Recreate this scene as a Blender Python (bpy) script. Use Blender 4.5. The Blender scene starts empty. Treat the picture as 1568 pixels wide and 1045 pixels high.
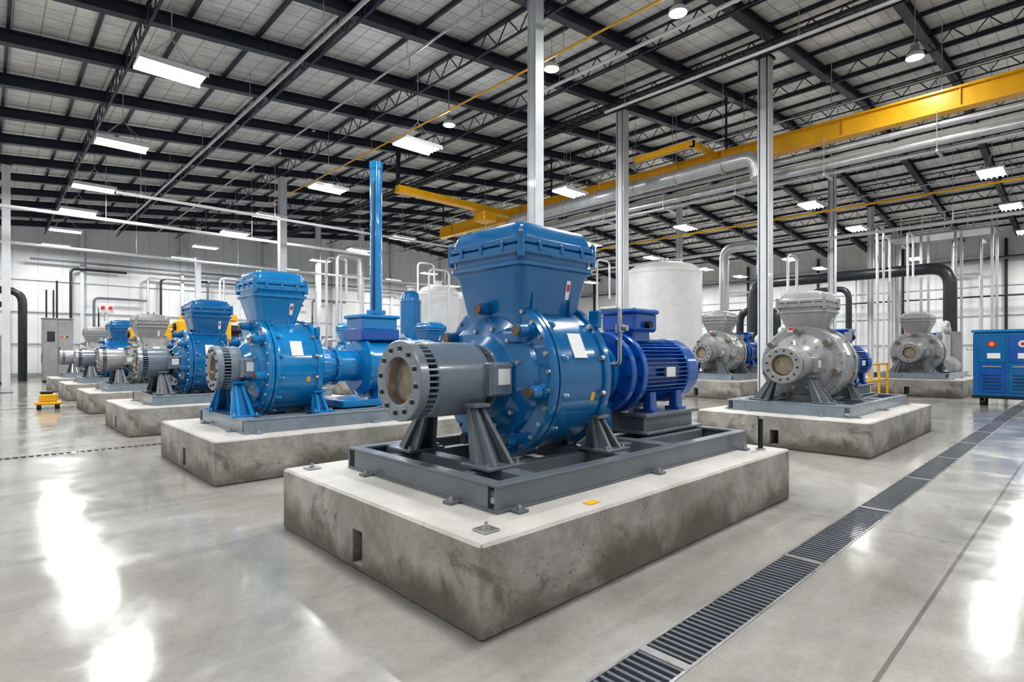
import bpy, bmesh, math, random
from mathutils import Vector, Matrix
random.seed(7)
scene = bpy.context.scene
PI = math.pi

# ------------------------------------------------------------------ materials
def new_mat(name):
    m = bpy.data.materials.new(name); m.use_nodes = True
    nt = m.node_tree
    return m, nt, nt.nodes, nt.links, nt.nodes['Principled BSDF']

def noise(N, L, co, scale, detail=4, rough=.55, dist=0.0):
    n = N.new('ShaderNodeTexNoise'); n.inputs['Scale'].default_value = scale
    n.inputs['Detail'].default_value = detail; n.inputs['Roughness'].default_value = rough
    n.inputs['Distortion'].default_value = dist
    L.new(co, n.inputs['Vector']); return n.outputs['Fac']

def ramp(N, L, fac, stops):
    r = N.new('ShaderNodeValToRGB'); L.new(fac, r.inputs['Fac'])
    cr = r.color_ramp
    while len(cr.elements) < len(stops): cr.elements.new(0.5)
    for e, (p, c) in zip(cr.elements, stops):
        e.position = p; e.color = (c[0], c[1], c[2], 1) if hasattr(c, '__len__') else (c, c, c, 1)
    return r.outputs['Color']

def mixc(N, L, fac, a, b, mode='MIX'):
    m = N.new('ShaderNodeMix'); m.data_type = 'RGBA'; m.blend_type = mode
    for sock, v in ((m.inputs[0], fac), (m.inputs[6], a), (m.inputs[7], b)):
        if hasattr(v, 'is_output'): L.new(v, sock)
        elif hasattr(v, '__len__'): sock.default_value = (v[0], v[1], v[2], 1)
        else: sock.default_value = v
    return m.outputs[2]

def mth(N, L, op, a, b=None):
    m = N.new('ShaderNodeMath'); m.operation = op
    for i, v in enumerate((a, b)):
        if v is None: continue
        if hasattr(v, 'is_output'): L.new(v, m.inputs[i])
        else: m.inputs[i].default_value = v
    return m.outputs[0]

def paint(name, col, rough=.32, metal=0.0, coat=.25, var=.12, nscale=3.0):
    m, nt, N, L, B = new_mat(name)
    tc = N.new('ShaderNodeTexCoord').outputs['Object']
    f = noise(N, L, tc, nscale, 3)
    lo = tuple(c * (1 - var) for c in col); hi = tuple(min(1, c * (1 + var)) for c in col)
    L.new(ramp(N, L, f, [(.3, lo), (.7, hi)]), B.inputs['Base Color'])
    f2 = noise(N, L, tc, nscale * 2, 3)
    L.new(ramp(N, L, f2, [(.3, max(.02, rough - .05)), (.75, rough + .06)]), B.inputs['Roughness'])
    B.inputs['Metallic'].default_value = metal
    B.inputs['Coat Weight'].default_value = coat
    B.inputs['Coat Roughness'].default_value = .06
    return m

def emis(name, col, strength):
    m, nt, N, L, B = new_mat(name)
    B.inputs['Base Color'].default_value = (*col, 1)
    B.inputs['Emission Color'].default_value = (*col, 1)
    B.inputs['Emission Strength'].default_value = strength
    return m

M_BLUE  = paint('paint_blue', (.001, .135, .35), .22, 0, .8, .08, 1.5)
M_BLUE2 = paint('paint_azure', (.004, .215, .50), .22, 0, .8, .08, 1.5)
M_MOTOR = paint('paint_motor_blue', (.002, .090, .38), .25, 0, .6, .08, 1.5)
M_NAVY  = paint('paint_dark_blue', (.002, .035, .10), .35)
M_SLATE = paint('paint_slate', (.155, .195, .24), .26, 0, .5, .08, 1.5)
M_FLANGE= paint('flange_steel', (.23, .265, .30), .3, .3, .3, .12, 4)
M_LSLATE= paint('paint_slate_light', (.22, .265, .31), .3, 0, .35, .1)
M_GREY  = paint('paint_grey', (.29, .295, .30), .34, .05, .35, .12)
M_FRAME = paint('paint_frame_grey', (.135, .152, .175), .34, 0, .3, .12)
M_DARK  = paint('dark_steel', (.010, .012, .016), .4, 0, .1)
M_BLACK = paint('black_void', (.004, .004, .005), .7, 0, 0)
M_STEEL = paint('bare_steel', (.45, .45, .45), .3, .8, 0)
M_GALV  = paint('galvanised', (.54, .55, .56), .32, .55, .1, .10)
M_BRONZE= paint('bolt_bronze', (.17, .12, .085), .38, .4, .2)
M_BEIGE = paint('inlet_plug', (.27, .235, .17), .5, .1, 0, .3, 14)
M_WHITE = paint('paint_white', (.72, .73, .74), .4, 0, .1, .05)
M_COLW  = paint('column_paint', (.60, .62, .65), .38, 0, .15, .06)
M_YEL   = paint('crane_yellow', (.80, .43, .010), .38, 0, .15, .08)
M_RED   = paint('paint_red', (.6, .02, .015), .4)
M_LABEL = paint('label_white', (.75, .76, .76), .45, 0, 0, .04, 40)
M_BEAM  = paint('beam_navy', (.020, .024, .040), .42, 0, .1, .2)
M_PIPED = paint('pipe_black', (.018, .021, .026), .4, 0, .2, .2)
M_RUBBER= paint('rubber', (.015, .015, .015), .7, 0, 0)
M_TUBE  = emis('tube_glow', (1, .99, .97), 25)

def concrete_mat():
    m, nt, N, L, B = new_mat('plinth_concrete')
    tc = N.new('ShaderNodeTexCoord').outputs['Object']
    g = N.new('ShaderNodeNewGeometry')
    sep = N.new('ShaderNodeSeparateXYZ'); L.new(g.outputs['Normal'], sep.inputs[0])
    so = N.new('ShaderNodeSeparateXYZ'); L.new(tc, so.inputs[0])
    f = noise(N, L, tc, 1.6, 10, .70, .3)
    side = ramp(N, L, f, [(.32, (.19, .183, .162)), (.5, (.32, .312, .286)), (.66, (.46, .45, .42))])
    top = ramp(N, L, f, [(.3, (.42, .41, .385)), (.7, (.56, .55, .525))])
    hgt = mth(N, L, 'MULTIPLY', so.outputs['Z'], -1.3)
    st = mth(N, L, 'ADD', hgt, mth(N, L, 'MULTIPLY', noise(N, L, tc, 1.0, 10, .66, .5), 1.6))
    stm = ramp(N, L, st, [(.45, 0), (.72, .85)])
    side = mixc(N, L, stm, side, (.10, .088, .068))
    pits = ramp(N, L, noise(N, L, tc, 34, 3), [(.66, 0), (.70, 1)])
    side = mixc(N, L, mth(N, L, 'MULTIPLY', pits, .6), side, (.065, .06, .05))
    bl = ramp(N, L, noise(N, L, tc, 2.4, 10, .72, .6), [(.56, 0), (.64, 1)])
    side = mixc(N, L, mth(N, L, 'MULTIPLY', bl, .6), side, (.085, .078, .065))
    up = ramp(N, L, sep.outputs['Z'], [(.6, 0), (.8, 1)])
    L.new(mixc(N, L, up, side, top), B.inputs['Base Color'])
    B.inputs['Roughness'].default_value = .5
    b = N.new('ShaderNodeBump'); b.inputs['Strength'].default_value = .18; b.inputs['Distance'].default_value = .008
    L.new(noise(N, L, tc, 14, 8, .7), b.inputs['Height']); L.new(b.outputs[0], B.inputs['Normal'])
    return m
M_CONC = concrete_mat()

def floor_mat():
    m, nt, N, L, B = new_mat('polished_concrete_floor')
    tc = N.new('ShaderNodeTexCoord').outputs['Object']
    so = N.new('ShaderNodeSeparateXYZ'); L.new(tc, so.inputs[0])
    f = noise(N, L, tc, .45, 10, .64, .5)
    base = ramp(N, L, f, [(.30, (.245, .238, .218)), (.5, (.365, .358, .338)), (.68, (.47, .465, .447))])
    f2 = ramp(N, L, noise(N, L, tc, 20, 7, .78), [(.3, .86), (.6, 1)])
    base = mixc(N, L, 1.0, base, f2, 'MULTIPLY')
    mp = N.new('ShaderNodeMapping'); mp.inputs['Scale'].default_value = (.25, 2.2, 1); L.new(tc, mp.inputs['Vector'])
    f3 = ramp(N, L, noise(N, L, mp.outputs[0], .8, 6, .6, .4), [(.36, .78), (.52, 1)])
    base = mixc(N, L, .7, base, f3, 'MULTIPLY')
    def line(out, pos, w):
        d = mth(N, L, 'ABSOLUTE', mth(N, L, 'SUBTRACT', out, pos)); return mth(N, L, 'LESS_THAN', d, w)
    a = line(so.outputs['Y'], .74, .012)
    x = mth(N, L, 'ABSOLUTE', mth(N, L, 'SUBTRACT', mth(N, L, 'MODULO', mth(N, L, 'ADD', so.outputs['X'], 21.1), 6.0), 3.0))
    c = mth(N, L, 'LESS_THAN', x, .005)
    ln = mth(N, L, 'MULTIPLY', mth(N, L, 'MAXIMUM', a, c), .6)
    base = mixc(N, L, ln, base, (.06, .06, .06))
    L.new(base, B.inputs['Base Color'])
    r = ramp(N, L, noise(N, L, tc, 1.1, 9, .68, .5), [(.34, .06), (.5, .13), (.66, .26)])
    L.new(r, B.inputs['Roughness'])
    B.inputs['Specular IOR Level'].default_value = .6
    b = N.new('ShaderNodeBump'); b.inputs['Strength'].default_value = .08; b.inputs['Distance'].default_value = .01
    L.new(noise(N, L, tc, 3.5, 8, .68), b.inputs['Height']); L.new(b.outputs[0], B.inputs['Normal'])
    return m
M_FLOOR = floor_mat()

def wall_mat():
    m, nt, N, L, B = new_mat('white_panel_wall')
    tc = N.new('ShaderNodeTexCoord').outputs['Object']
    so = N.new('ShaderNodeSeparateXYZ'); L.new(tc, so.inputs[0])
    s = mth(N, L, 'ADD', so.outputs['X'], so.outputs['Y'])
    x = mth(N, L, 'MODULO', mth(N, L, 'ADD', s, 200), 1.2)
    c = mth(N, L, 'MULTIPLY', mth(N, L, 'LESS_THAN', x, .05), .4)
    f = noise(N, L, tc, .4, 5)
    base = ramp(N, L, f, [(.3, (.62, .63, .64)), (.7, (.72, .73, .74))])
    L.new(mixc(N, L, c, base, (.30, .31, .33)), B.inputs['Base Color'])
    B.inputs['Roughness'].default_value = .5
    return m
M_WALL = wall_mat()

def ceil_mat():
    m, nt, N, L, B = new_mat('insulated_roof_deck')
    tc = N.new('ShaderNodeTexCoord').outputs['Object']
    so = N.new('ShaderNodeSeparateXYZ'); L.new(tc, so.inputs[0])
    def grid(o, per, w):
        return mth(N, L, 'LESS_THAN', mth(N, L, 'MODULO', mth(N, L, 'ADD', o, 120), per), w)
    g1 = mth(N, L, 'MULTIPLY', mth(N, L, 'MAXIMUM', grid(so.outputs['X'], .533, .03), grid(so.outputs['Y'], .483, .03)), .55)
    f = noise(N, L, tc, 1.4, 7, .65)
    base = ramp(N, L, f, [(.3, (.66, .66, .64)), (.7, (.93, .93, .91))])
    v = N.new('ShaderNodeTexWhiteNoise'); v.noise_dimensions = '2D'
    cx = mth(N, L, 'FLOOR', mth(N, L, 'DIVIDE', so.outputs['X'], 1.6)); cy = mth(N, L, 'FLOOR', mth(N, L, 'DIVIDE', so.outputs['Y'], 1.45))
    cb = N.new('ShaderNodeCombineXYZ'); L.new(cx, cb.inputs[0]); L.new(cy, cb.inputs[1]); L.new(cb.outputs[0], v.inputs['Vector'])
    tint = ramp(N, L, v.outputs['Value'], [(0, .76), (1, 1.0)])
    base = mixc(N, L, 1.0, base, tint, 'MULTIPLY')
    L.new(mixc(N, L, g1, base, (.10, .10, .10)), B.inputs['Base Color'])
    B.inputs['Roughness'].default_value = .4
    return m
M_CEIL = ceil_mat()

# ------------------------------------------------------------------ mesh builder
def frame_of(d):
    d = Vector(d).normalized()
    ref = Vector((0, 0, 1)) if abs(d.z) < .95 else Vector((1, 0, 0))
    u = d.cross(ref).normalized(); v = u.cross(d).normalized()
    return d, u, v

class MB:
    def __init__(s): s.v = []; s.f = []; s.mi = []; s.mats = []
    def add(s, vs, fs, mat):
        if mat not in s.mats: s.mats.append(mat)
        k = s.mats.index(mat); o = len(s.v)
        s.v.extend([tuple(p) for p in vs])
        for f in fs: s.f.append([o + i for i in f]); s.mi.append(k)
    def box(s, c, size, mat, bev=0, rot=None):
        hx, hy, hz = [a / 2 for a in size]; c = Vector(c)
        if bev <= 0:
            vs = [Vector((x * hx, y * hy, z * hz)) for x in (-1, 1) for y in (-1, 1) for z in (-1, 1)]
            fs = [(0, 1, 3, 2), (4, 6, 7, 5), (0, 4, 5, 1), (2, 3, 7, 6), (0, 2, 6, 4), (1, 5, 7, 3)]
        else:
            bev = min(bev, hx * .9, hy * .9, hz * .9)
            H = (hx, hy, hz); vs = []; idx = {}
            for sx in (-1, 1):
                for sy in (-1, 1):
                    for sz in (-1, 1):
                        S = (sx, sy, sz)
                        for a in range(3):
                            idx[(sx, sy, sz, a)] = len(vs)
                            vs.append(Vector([S[i] * (H[i] if i == a else H[i] - bev) for i in range(3)]))
            def I(d, a): return idx[(d[0], d[1], d[2], a)]
            fs = []
            for a in range(3):
                b, c2 = [i for i in range(3) if i != a]
                for sg in (-1, 1):
                    q = []
                    for (p, r) in ((-1, -1), (1, -1), (1, 1), (-1, 1)):
                        d = [0, 0, 0]; d[a] = sg; d[b] = p; d[c2] = r; q.append(I(d, a))
                    fs.append(q)
            for c3 in range(3):
                a, b = [i for i in range(3) if i != c3]
                for sa in (-1, 1):
                    for sb in (-1, 1):
                        d0 = [0, 0, 0]; d0[a] = sa; d0[b] = sb; d0[c3] = -1; d1 = list(d0); d1[c3] = 1
                        fs.append((I(d0, a), I(d1, a), I(d1, b), I(d0, b)))
            for sx in (-1, 1):
                for sy in (-1, 1):
                    for sz in (-1, 1): fs.append([idx[(sx, sy, sz, a)] for a in range(3)])
        if rot is not None: vs = [rot @ p for p in vs]
        s.add([p + c for p in vs], fs, mat)
    def bb(s, x0, x1, y0, y1, z0, z1, mat, bev=0):
        s.box(((x0 + x1) / 2, (y0 + y1) / 2, (z0 + z1) / 2), (abs(x1 - x0), abs(y1 - y0), abs(z1 - z0)), mat, bev)
    def obox(s, p0, p1, w, h, mat):
        p0 = Vector(p0); p1 = Vector(p1); d, u, v = frame_of(p1 - p0)
        vs = []
        for p in (p0, p1):
            for a, b in ((-1, -1), (1, -1), (1, 1), (-1, 1)): vs.append(p + u * (a * w / 2) + v * (b * h / 2))
        s.add(vs, [(0, 1, 2, 3), (4, 7, 6, 5), (0, 4, 5, 1), (1, 5, 6, 2), (2, 6, 7, 3), (3, 7, 4, 0)], mat)
    def lathe(s, prof, o, axis, seg=48):
        """prof = [(t, r, mat)] mat colours the span that ENDS at this point"""
        d, u, v = frame_of(axis); o = Vector(o)
        prev = None
        for (t, r, mat) in prof:
            c = o + d * t
            ring = [c] if r <= 1e-5 else [c + (u * math.cos(2 * PI * i / seg) + v * math.sin(2 * PI * i / seg)) * r for i in range(seg)]
            if prev is not None:
                a, b = prev, ring; vs = a + b; na, nb = len(a), len(b); fs = []
                if na == 1 and nb > 1: fs = [(0, 1 + i, 1 + (i + 1) % nb) for i in range(nb)]
                elif nb == 1 and na > 1: fs = [(i, (i + 1) % na, na) for i in range(na)]
                elif na > 1: fs = [(i, (i + 1) % na, na + (i + 1) % na, na + i) for i in range(na)]
                if mat and fs: s.add(vs, fs, mat)
            prev = ring
    def cyl(s, p0, p1, r, mat, seg=20, r1=None):
        p0 = Vector(p0); L = (Vector(p1) - p0).length; r1 = r if r1 is None else r1
        s.lathe([(0, 0, mat), (0, r, mat), (L, r1, mat), (L, 0, mat)], p0, Vector(p1) - p0, seg)
    def loft(s, secs, c, mat, n=4):
        """secs = [(z, hx, hy, rad, ox, oy)]"""
        rings = []
        for q in secs:
            z, hx, hy, r = q[:4]; ox, oy = (q[4], q[5]) if len(q) > 4 else (0, 0)
            ring = []
            for (sx, sy, a0) in ((1, 1, 0), (-1, 1, 90), (-1, -1, 180), (1, -1, 270)):
                for i in range(n + 1):
                    a = math.radians(a0 + 90 * i / n)
                    ring.append(Vector((c[0] + ox + sx * (hx - r) + r * math.cos(a), c[1] + oy + sy * (hy - r) + r * math.sin(a), c[2] + z)))
            rings.append(ring)
        m = len(rings[0]); vs = [p for r in rings for p in r]; fs = []
        for k in range(len(rings) - 1):
            for i in range(m): fs.append((k * m + i, k * m + (i + 1) % m, (k + 1) * m + (i + 1) % m, (k + 1) * m + i))
        fs.append(list(range(m))[::-1]); fs.append([(len(rings) - 1) * m + i for i in range(m)])
        s.add(vs, fs, mat)
    def tube(s, pts, r, mat, seg=12, fil=0):
        P = [Vector(p) for p in pts]
        if fil > 0 and len(P) > 2:
            Q = [P[0]]
            for i in range(1, len(P) - 1):
                a = (P[i - 1] - P[i]); b = (P[i + 1] - P[i]); f = min(fil, a.length * .48, b.length * .48)
                pa = P[i] + a.normalized() * f; pb = P[i] + b.normalized() * f
                for k in range(7):
                    t = k / 6; Q.append(pa * (1 - t) ** 2 + P[i] * 2 * t * (1 - t) + pb * t * t)
            Q.append(P[-1]); P = Q
        d0, u, v = frame_of(P[1] - P[0]); rings = []
        for i, p in enumerate(P):
            if i == 0: t = (P[1] - P[0]).normalized()
            elif i == len(P) - 1: t = (P[-1] - P[-2]).normalized()
            else: t = ((P[i] - P[i - 1]).normalized() + (P[i + 1] - P[i]).normalized()).normalized()
            u = (u - t * u.dot(t)).normalized(); w = t.cross(u)
            rings.append([p + (u * math.cos(2 * PI * k / seg) + w * math.sin(2 * PI * k / seg)) * r for k in range(seg)])
        vs = [q for R in rings for q in R]; fs = []
        for k in range(len(rings) - 1):
            for i in range(seg): fs.append((k * seg + i, k * seg + (i + 1) % seg, (k + 1) * seg + (i + 1) % seg, (k + 1) * seg + i))
        fs.append(list(range(seg))); fs.append([(len(rings) - 1) * seg + i for i in range(seg)])
        s.add(vs, fs, mat)
    def mesh(s, name, ang=35):
        me = bpy.data.meshes.new(name); me.from_pydata(s.v, [], s.f)
        for m in s.mats: me.materials.append(m)
        me.polygons.foreach_set('material_index', s.mi)
        bm = bmesh.new(); bm.from_mesh(me); bmesh.ops.recalc_face_normals(bm, faces=bm.faces); bm.to_mesh(me); bm.free()
        me.polygons.foreach_set('use_smooth', [True] * len(me.polygons))
        me.set_sharp_from_angle(angle=math.radians(ang)); me.update()
        return me
    def obj(s, name, loc=(0, 0, 0), parent=None):
        return mkobj(name, s.mesh(name), loc, parent)

def mkobj(name, data, loc=(0, 0, 0), parent=None, rotz=0, sc=1):
    o = bpy.data.objects.new(name, data); scene.collection.objects.link(o)
    o.location = loc; o.rotation_euler = (0, 0, rotz); o.scale = (sc, sc, sc)
    if parent: o.parent = parent
    return o

# ------------------------------------------------------------------ room shell
X0, X1, Y0, Y1 = -10.0, 50.0, -10.0, 46.0
RX = 26.0
def zu(x):
    return 9.0 + .1 * x if x <= RX else 9.0 + .1 * RX - .092 * (x - RX)
RH = .34          # rafter depth
DECK = .46

drains = [(1.41, 1.71), (11.16, 11.36), (20.9, 21.08)]
fl = MB(); ys = [Y0] + [a for d in drains for a in d] + [Y1]
for i in range(0, len(ys), 2): fl.bb(X0, X1, ys[i], ys[i + 1], -.3, 0, M_FLOOR)
for a, b in drains: fl.bb(X0, X1, a, b, -.3, -.14, M_BLACK)
fl.obj('floor')

def make_drain(a, b, pitch, x0, x1):
    m = MB()
    m.bb(x0, x1, a + .001, a + .018, -.14, .003, M_STEEL); m.bb(x0, x1, b - .018, b - .001, -.14, .003, M_STEEL)
    x = x0
    while x < x1:
        m.bb(x, x + pitch * .38, a + .018, b - .018, -.025, -.002, M_FRAME); x += pitch
    x = x0
    while x < x1:
        m.bb(x, x + .06, a + .01, b - .01, -.03, .004, M_STEEL); x += 2.0
    m.obj('floor_drain_grate')
make_drain(*drains[0], .055, 0.55, 32)
make_drain(*drains[1], .09, -9, 48)
make_drain(*drains[2], .09, -9, 48)

def wall(name, x0, x1, y0, y1, h):
    m = MB(); m.bb(x0, x1, y0, y1, -.3, h, M_WALL); return m.obj(name)
wall('wall_left', X0, X1, Y1, Y1 + .3, 12.4)
wall('wall_right', X1, X1 + .3, Y0, Y1, 10.0)
wall('wall_back', X0, X1, Y0 - .3, Y0, 12.4)
wall('wall_rear', X0 - .3, X0, Y0, Y1, 8.8)

cm = MB()
for (xa, xb) in ((X0 - .3, RX), (RX, X1 + .3)):
    za, zb = zu(xa) + DECK, zu(xb) + DECK
    vs = [(xa, Y0 - .3, za), (xb, Y0 - .3, zb), (xb, Y1 + .3, zb), (xa, Y1 + .3, za)]
    vs += [(p[0], p[1], p[2] + .25) for p in vs]
    cm.add(vs, [(0, 1, 2, 3), (4, 7, 6, 5), (0, 4, 5, 1), (1, 5, 6, 2), (2, 6, 7, 3), (3, 7, 4, 0)], M_CEIL)
cm.obj('ceiling')

t = MB()
for z in (2.2, 4.2, 6.2, 8.2): t.bb(X0, X1 - .3, Y1 - .12, Y1, z - .05, z + .05, M_COLW)
x = X0 + 3
while x < X1: t.bb(x - .1, x + .1, Y1 - .3, Y1 - .12, 0, zu(x) + .3, M_COLW); x += 5.8
t.obj('trim_1')
t = MB()
for z in (2.2, 4.2, 6.2, 8.2): t.bb(X1 - .12, X1, Y0, Y1 - .3, z - .05, z + .05, M_COLW)
y = Y0 + 2.6
while y < Y1 - 1: t.bb(X1 - .3, X1 - .12, y - .08, y + .08, 0, 9.3, M_PIPED); y += 5.8
t.obj('trim_2')
t = MB(); t.bb(X0, X1 - .3, Y1 - .16, Y1 - .121, 0, .3, M_GREY); t.obj('baseboard_left')

# rafters (I-beams along X)
RY = [3.6 + 2.9 * k for k in range(-4, 15)]
for y in RY:
    m = MB()
    for xa, xb in ((X0 + .05, RX), (RX, X1 - .05)):
        za, zb = zu(xa), zu(xb)
        m.obox((xa, y, za + .02), (xb, y, zb + .02), .24, .035, M_BEAM)
        m.obox((xa, y, za + RH / 2), (xb, y, zb + RH / 2), .045, RH - .04, M_BEAM)
        m.obox((xa, y, za + RH - .02), (xb, y, zb + RH - .02), .24, .035, M_BEAM)
    m.obj('roof_rafter')
m = MB(); x = X0 + .8
while x < X1:
    m.bb(x - .035, x + .035, Y0 + .05, Y1 - .05, zu(x) + RH, zu(x) + DECK, M_BEAM)
    x += 1.6
m.obj('roof_purlins')
for x in (-4.5, -1, 2.7, 6.4, 9.88, 13.6, 16.8, 21.2, 25.2, 28.5, 32.5, 36, 40, 44):
    m = MB(); zt, zb = zu(x) + RH - .05, zu(x) - .22
    m.obox((x, Y0 + .4, zt), (x, Y1 - .6, zt), .07, .045, M_BEAM); m.obox((x, Y0 + .4, zb), (x, Y1 - .6, zb), .06, .04, M_BEAM)
    y = Y0 + .4; k = 0
    while y < Y1 - 1.1:
        a, b = (zt, zb) if k % 2 == 0 else (zb, zt)
        m.cyl((x, y, a), (x, y + .42, b), .018, M_BEAM, 5); y += .42; k += 1
    m.obj('lattice_joist')

def column(x, y, w=.3):
    m = MB(); h = zu(x)
    m.bb(x - w / 2, x + w / 2, y - w / 2, y - w / 2 + .035, .02, h, M_COLW)
    m.bb(x - w / 2, x + w / 2, y + w / 2 - .035, y + w / 2, .02, h, M_COLW)
    m.bb(x - .03, x + .03, y - w / 2 + .03, y + w / 2 - .03, .02, h, M_COLW)
    m.bb(x - w / 2, x - w / 2 + .03, y - .09, y + .09, .02, h, M_COLW)
    m.bb(x - w * .8, x + w * .8, y - w * .8, y + w * .8, 0, .03, M_FRAME)
    m.bb(x - w * .65, x + w * .65, y - w * .65, y + w * .65, h - .05, h + .02, M_BEAM)
    m.obj('steel_column')
for c in ((9.40, 9.10, .27), (10.3, 26.8, .32), (17.6, 7.1, .34), (17.4, 12.3, .34), (.6, 29.7, .26), (31.7, 9.4, .32),
          (38.8, 9.4, .30), (20.7, 38.4, .30), (17.3, 38.4, .30), (24.5, 24.0, .30), (31.7, 18.1, .3), (44.5, 9.4, .3), (10.3, 41.3, .3)):
    column(*c)

# ------------------------------------------------------------------ lamps
lm = MB()
LX, LY = 1.30, .74
lm.box((0, 0, .10), (LX + .06, LY + .04, .06), M_WHITE, .015)
for yy in (-LY / 2, LY / 2): lm.box((0, yy, .05), (LX + .06, .02, .09), M_WHITE)
for yy in (-.24, -.08, .08, .24): lm.cyl((-.62, yy, .03), (.62, yy, .03), .022, M_TUBE, 8)
lamp_me = lm.mesh('fixture')
def lamp(x, y, z=8.0, e=190):
    e0 = mkobj('high_bay_light', None, (x, y, z))
    mkobj('fixture', lamp_me, (0, 0, 0), e0)
    w = MB(); zt = zu(x) + DECK - z
    for xx in (-.55, .55):
        for yy in (-.25, .25): w.cyl((xx, yy, .12), (0, 0, min(zt, .8)), .007, M_GALV, 5)
    w.cyl((0, 0, .78), (0, 0, zt), .012, M_GALV, 5)
    w.obj('hanger_cable', (0, 0, 0), e0)
    ld = bpy.data.lights.new('tube_light', 'AREA'); ld.shape = 'RECTANGLE'; ld.size = LX - .05; ld.size_y = LY - .08; ld.energy = e
    ld.color = (1, .99, .97)
    mkobj('tube_light', ld, (0, 0, -.005), e0)
for x in (-5, 3.1, 9.8, 17.1, 26.3, 33.0, 40.5, 46.5):  # last row, nearest wall_right, is added only to brighten that wall
    for y in (-5, 2.6, 8.6, 14.6, 20.8, 27.0, 32.0, 37.5, 43.0):
        if x == 17.1 and y in (2.6, 8.6, 20.8): continue
        if x == 9.8 and y in (8.6,): continue
        if x > 45 and y > 33: continue
        if x == 40.5 and y == 8.6: continue
        lamp(x, y)
# round bay lights set up close to the roof
rm = MB()
rm.lathe([(0, .21, M_WHITE), (.02, .22, M_WHITE), (.10, .20, M_WHITE), (.16, .12, M_WHITE), (.24, .10, M_GREY), (.34, .10, M_GREY), (.34, 0, M_GREY)], (0, 0, 0), (0, 0, 1), 28)
rm.lathe([(.012, 0, M_TUBE), (.012, .2, M_TUBE), (.02, .21, M_WHITE)], (0, 0, 0), (0, 0, 1), 28)
round_me = rm.mesh('fixture')
def round_lamp(x, y, z=9.6, e=230):
    e0 = mkobj('round_bay_light', None, (x, y, z)); mkobj('fixture', round_me, (0, 0, 0), e0)
    w = MB(); w.cyl((0, 0, .33), (0, 0, zu(x) + DECK - z), .012, M_GALV, 6); w.obj('hanger_rod', (0, 0, 0), e0)
    ld = bpy.data.lights.new('disc_light', 'AREA'); ld.shape = 'DISK'; ld.size = .38; ld.energy = e; ld.color = (1, .99, .97)
    mkobj('disc_light', ld, (0, 0, -.01), e0)
for (x, y) in ((11.85, 2.9), (11.85, 6.8), (11.6, 10.6), (11.85, 15.7)): round_lamp(x, y)
round_lamp(18.3, 3.4, 9.6, 60)

# ------------------------------------------------------------------ pumps
A = .84
def bolts(mb, x, n, rr, br, ln, mat, off=0.0, seg=6):
    for i in range(n):
        a = 2 * PI * i / n + off
        y, z = rr * math.cos(a), A + rr * math.sin(a)
        mb.cyl((x, y, z), (x - ln, y, z), br, mat, seg)

def channel(mb, x0, x1, y0, y1, z0, z1, mat):
    mb.bb(x0, x1, y0, y1, z1 - .022, z1, mat, .004); mb.bb(x0, x1, y0, y1, z0, z0 + .022, mat, .004)
    if x1 - x0 > y1 - y0:
        c = (y0 + y1) / 2; s = 1 if c > 0 else -1; yy = c + s * ((y1 - y0) / 2 - .022)
        mb.bb(x0, x1, yy - .012, yy + .012, z0 + .02, z1 - .02, mat)
    else:
        c = (x0 + x1) / 2; s = -1 if c < 2 else 1; xx = c + s * ((x1 - x0) / 2 - .022)
        mb.bb(xx - .012, xx + .012, y0, y1, z0 + .02, z1 - .02, mat)

def leg(mb, x, y, zb, zt, mat, sy, wide=.17, top=.07, lean=.14):
    mb.loft([(zb, wide, .02, .005, 0, 0), (zt, top, .02, .005, 0, -sy * lean)], (x, y, 0), mat, 1)
    mb.loft([(zb, .018, .15, .004, -wide * .55, 0), (zt, .018, .05, .004, -top * .5, -sy * lean)], (x, y, 0), mat, 1)
    mb.loft([(zb, .018, .15, .004, wide * .55, 0), (zt, .018, .05, .004, top * .5, -sy * lean)], (x, y, 0), mat, 1)
    mb.bb(x - wide - .03, x + wide + .03, y - .17, y + .17, zb - .002, zb + .022, mat, .004)
    mb.box((x, y - sy * lean, zt), (top * 2.4, .2, .03), mat, .004)
    for dx in (-wide, wide): mb.cyl((x + dx * .9, y - .12, zb + .02), (x + dx * .9, y - .12, zb + .05), .018, M_STEEL, 6)

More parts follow.
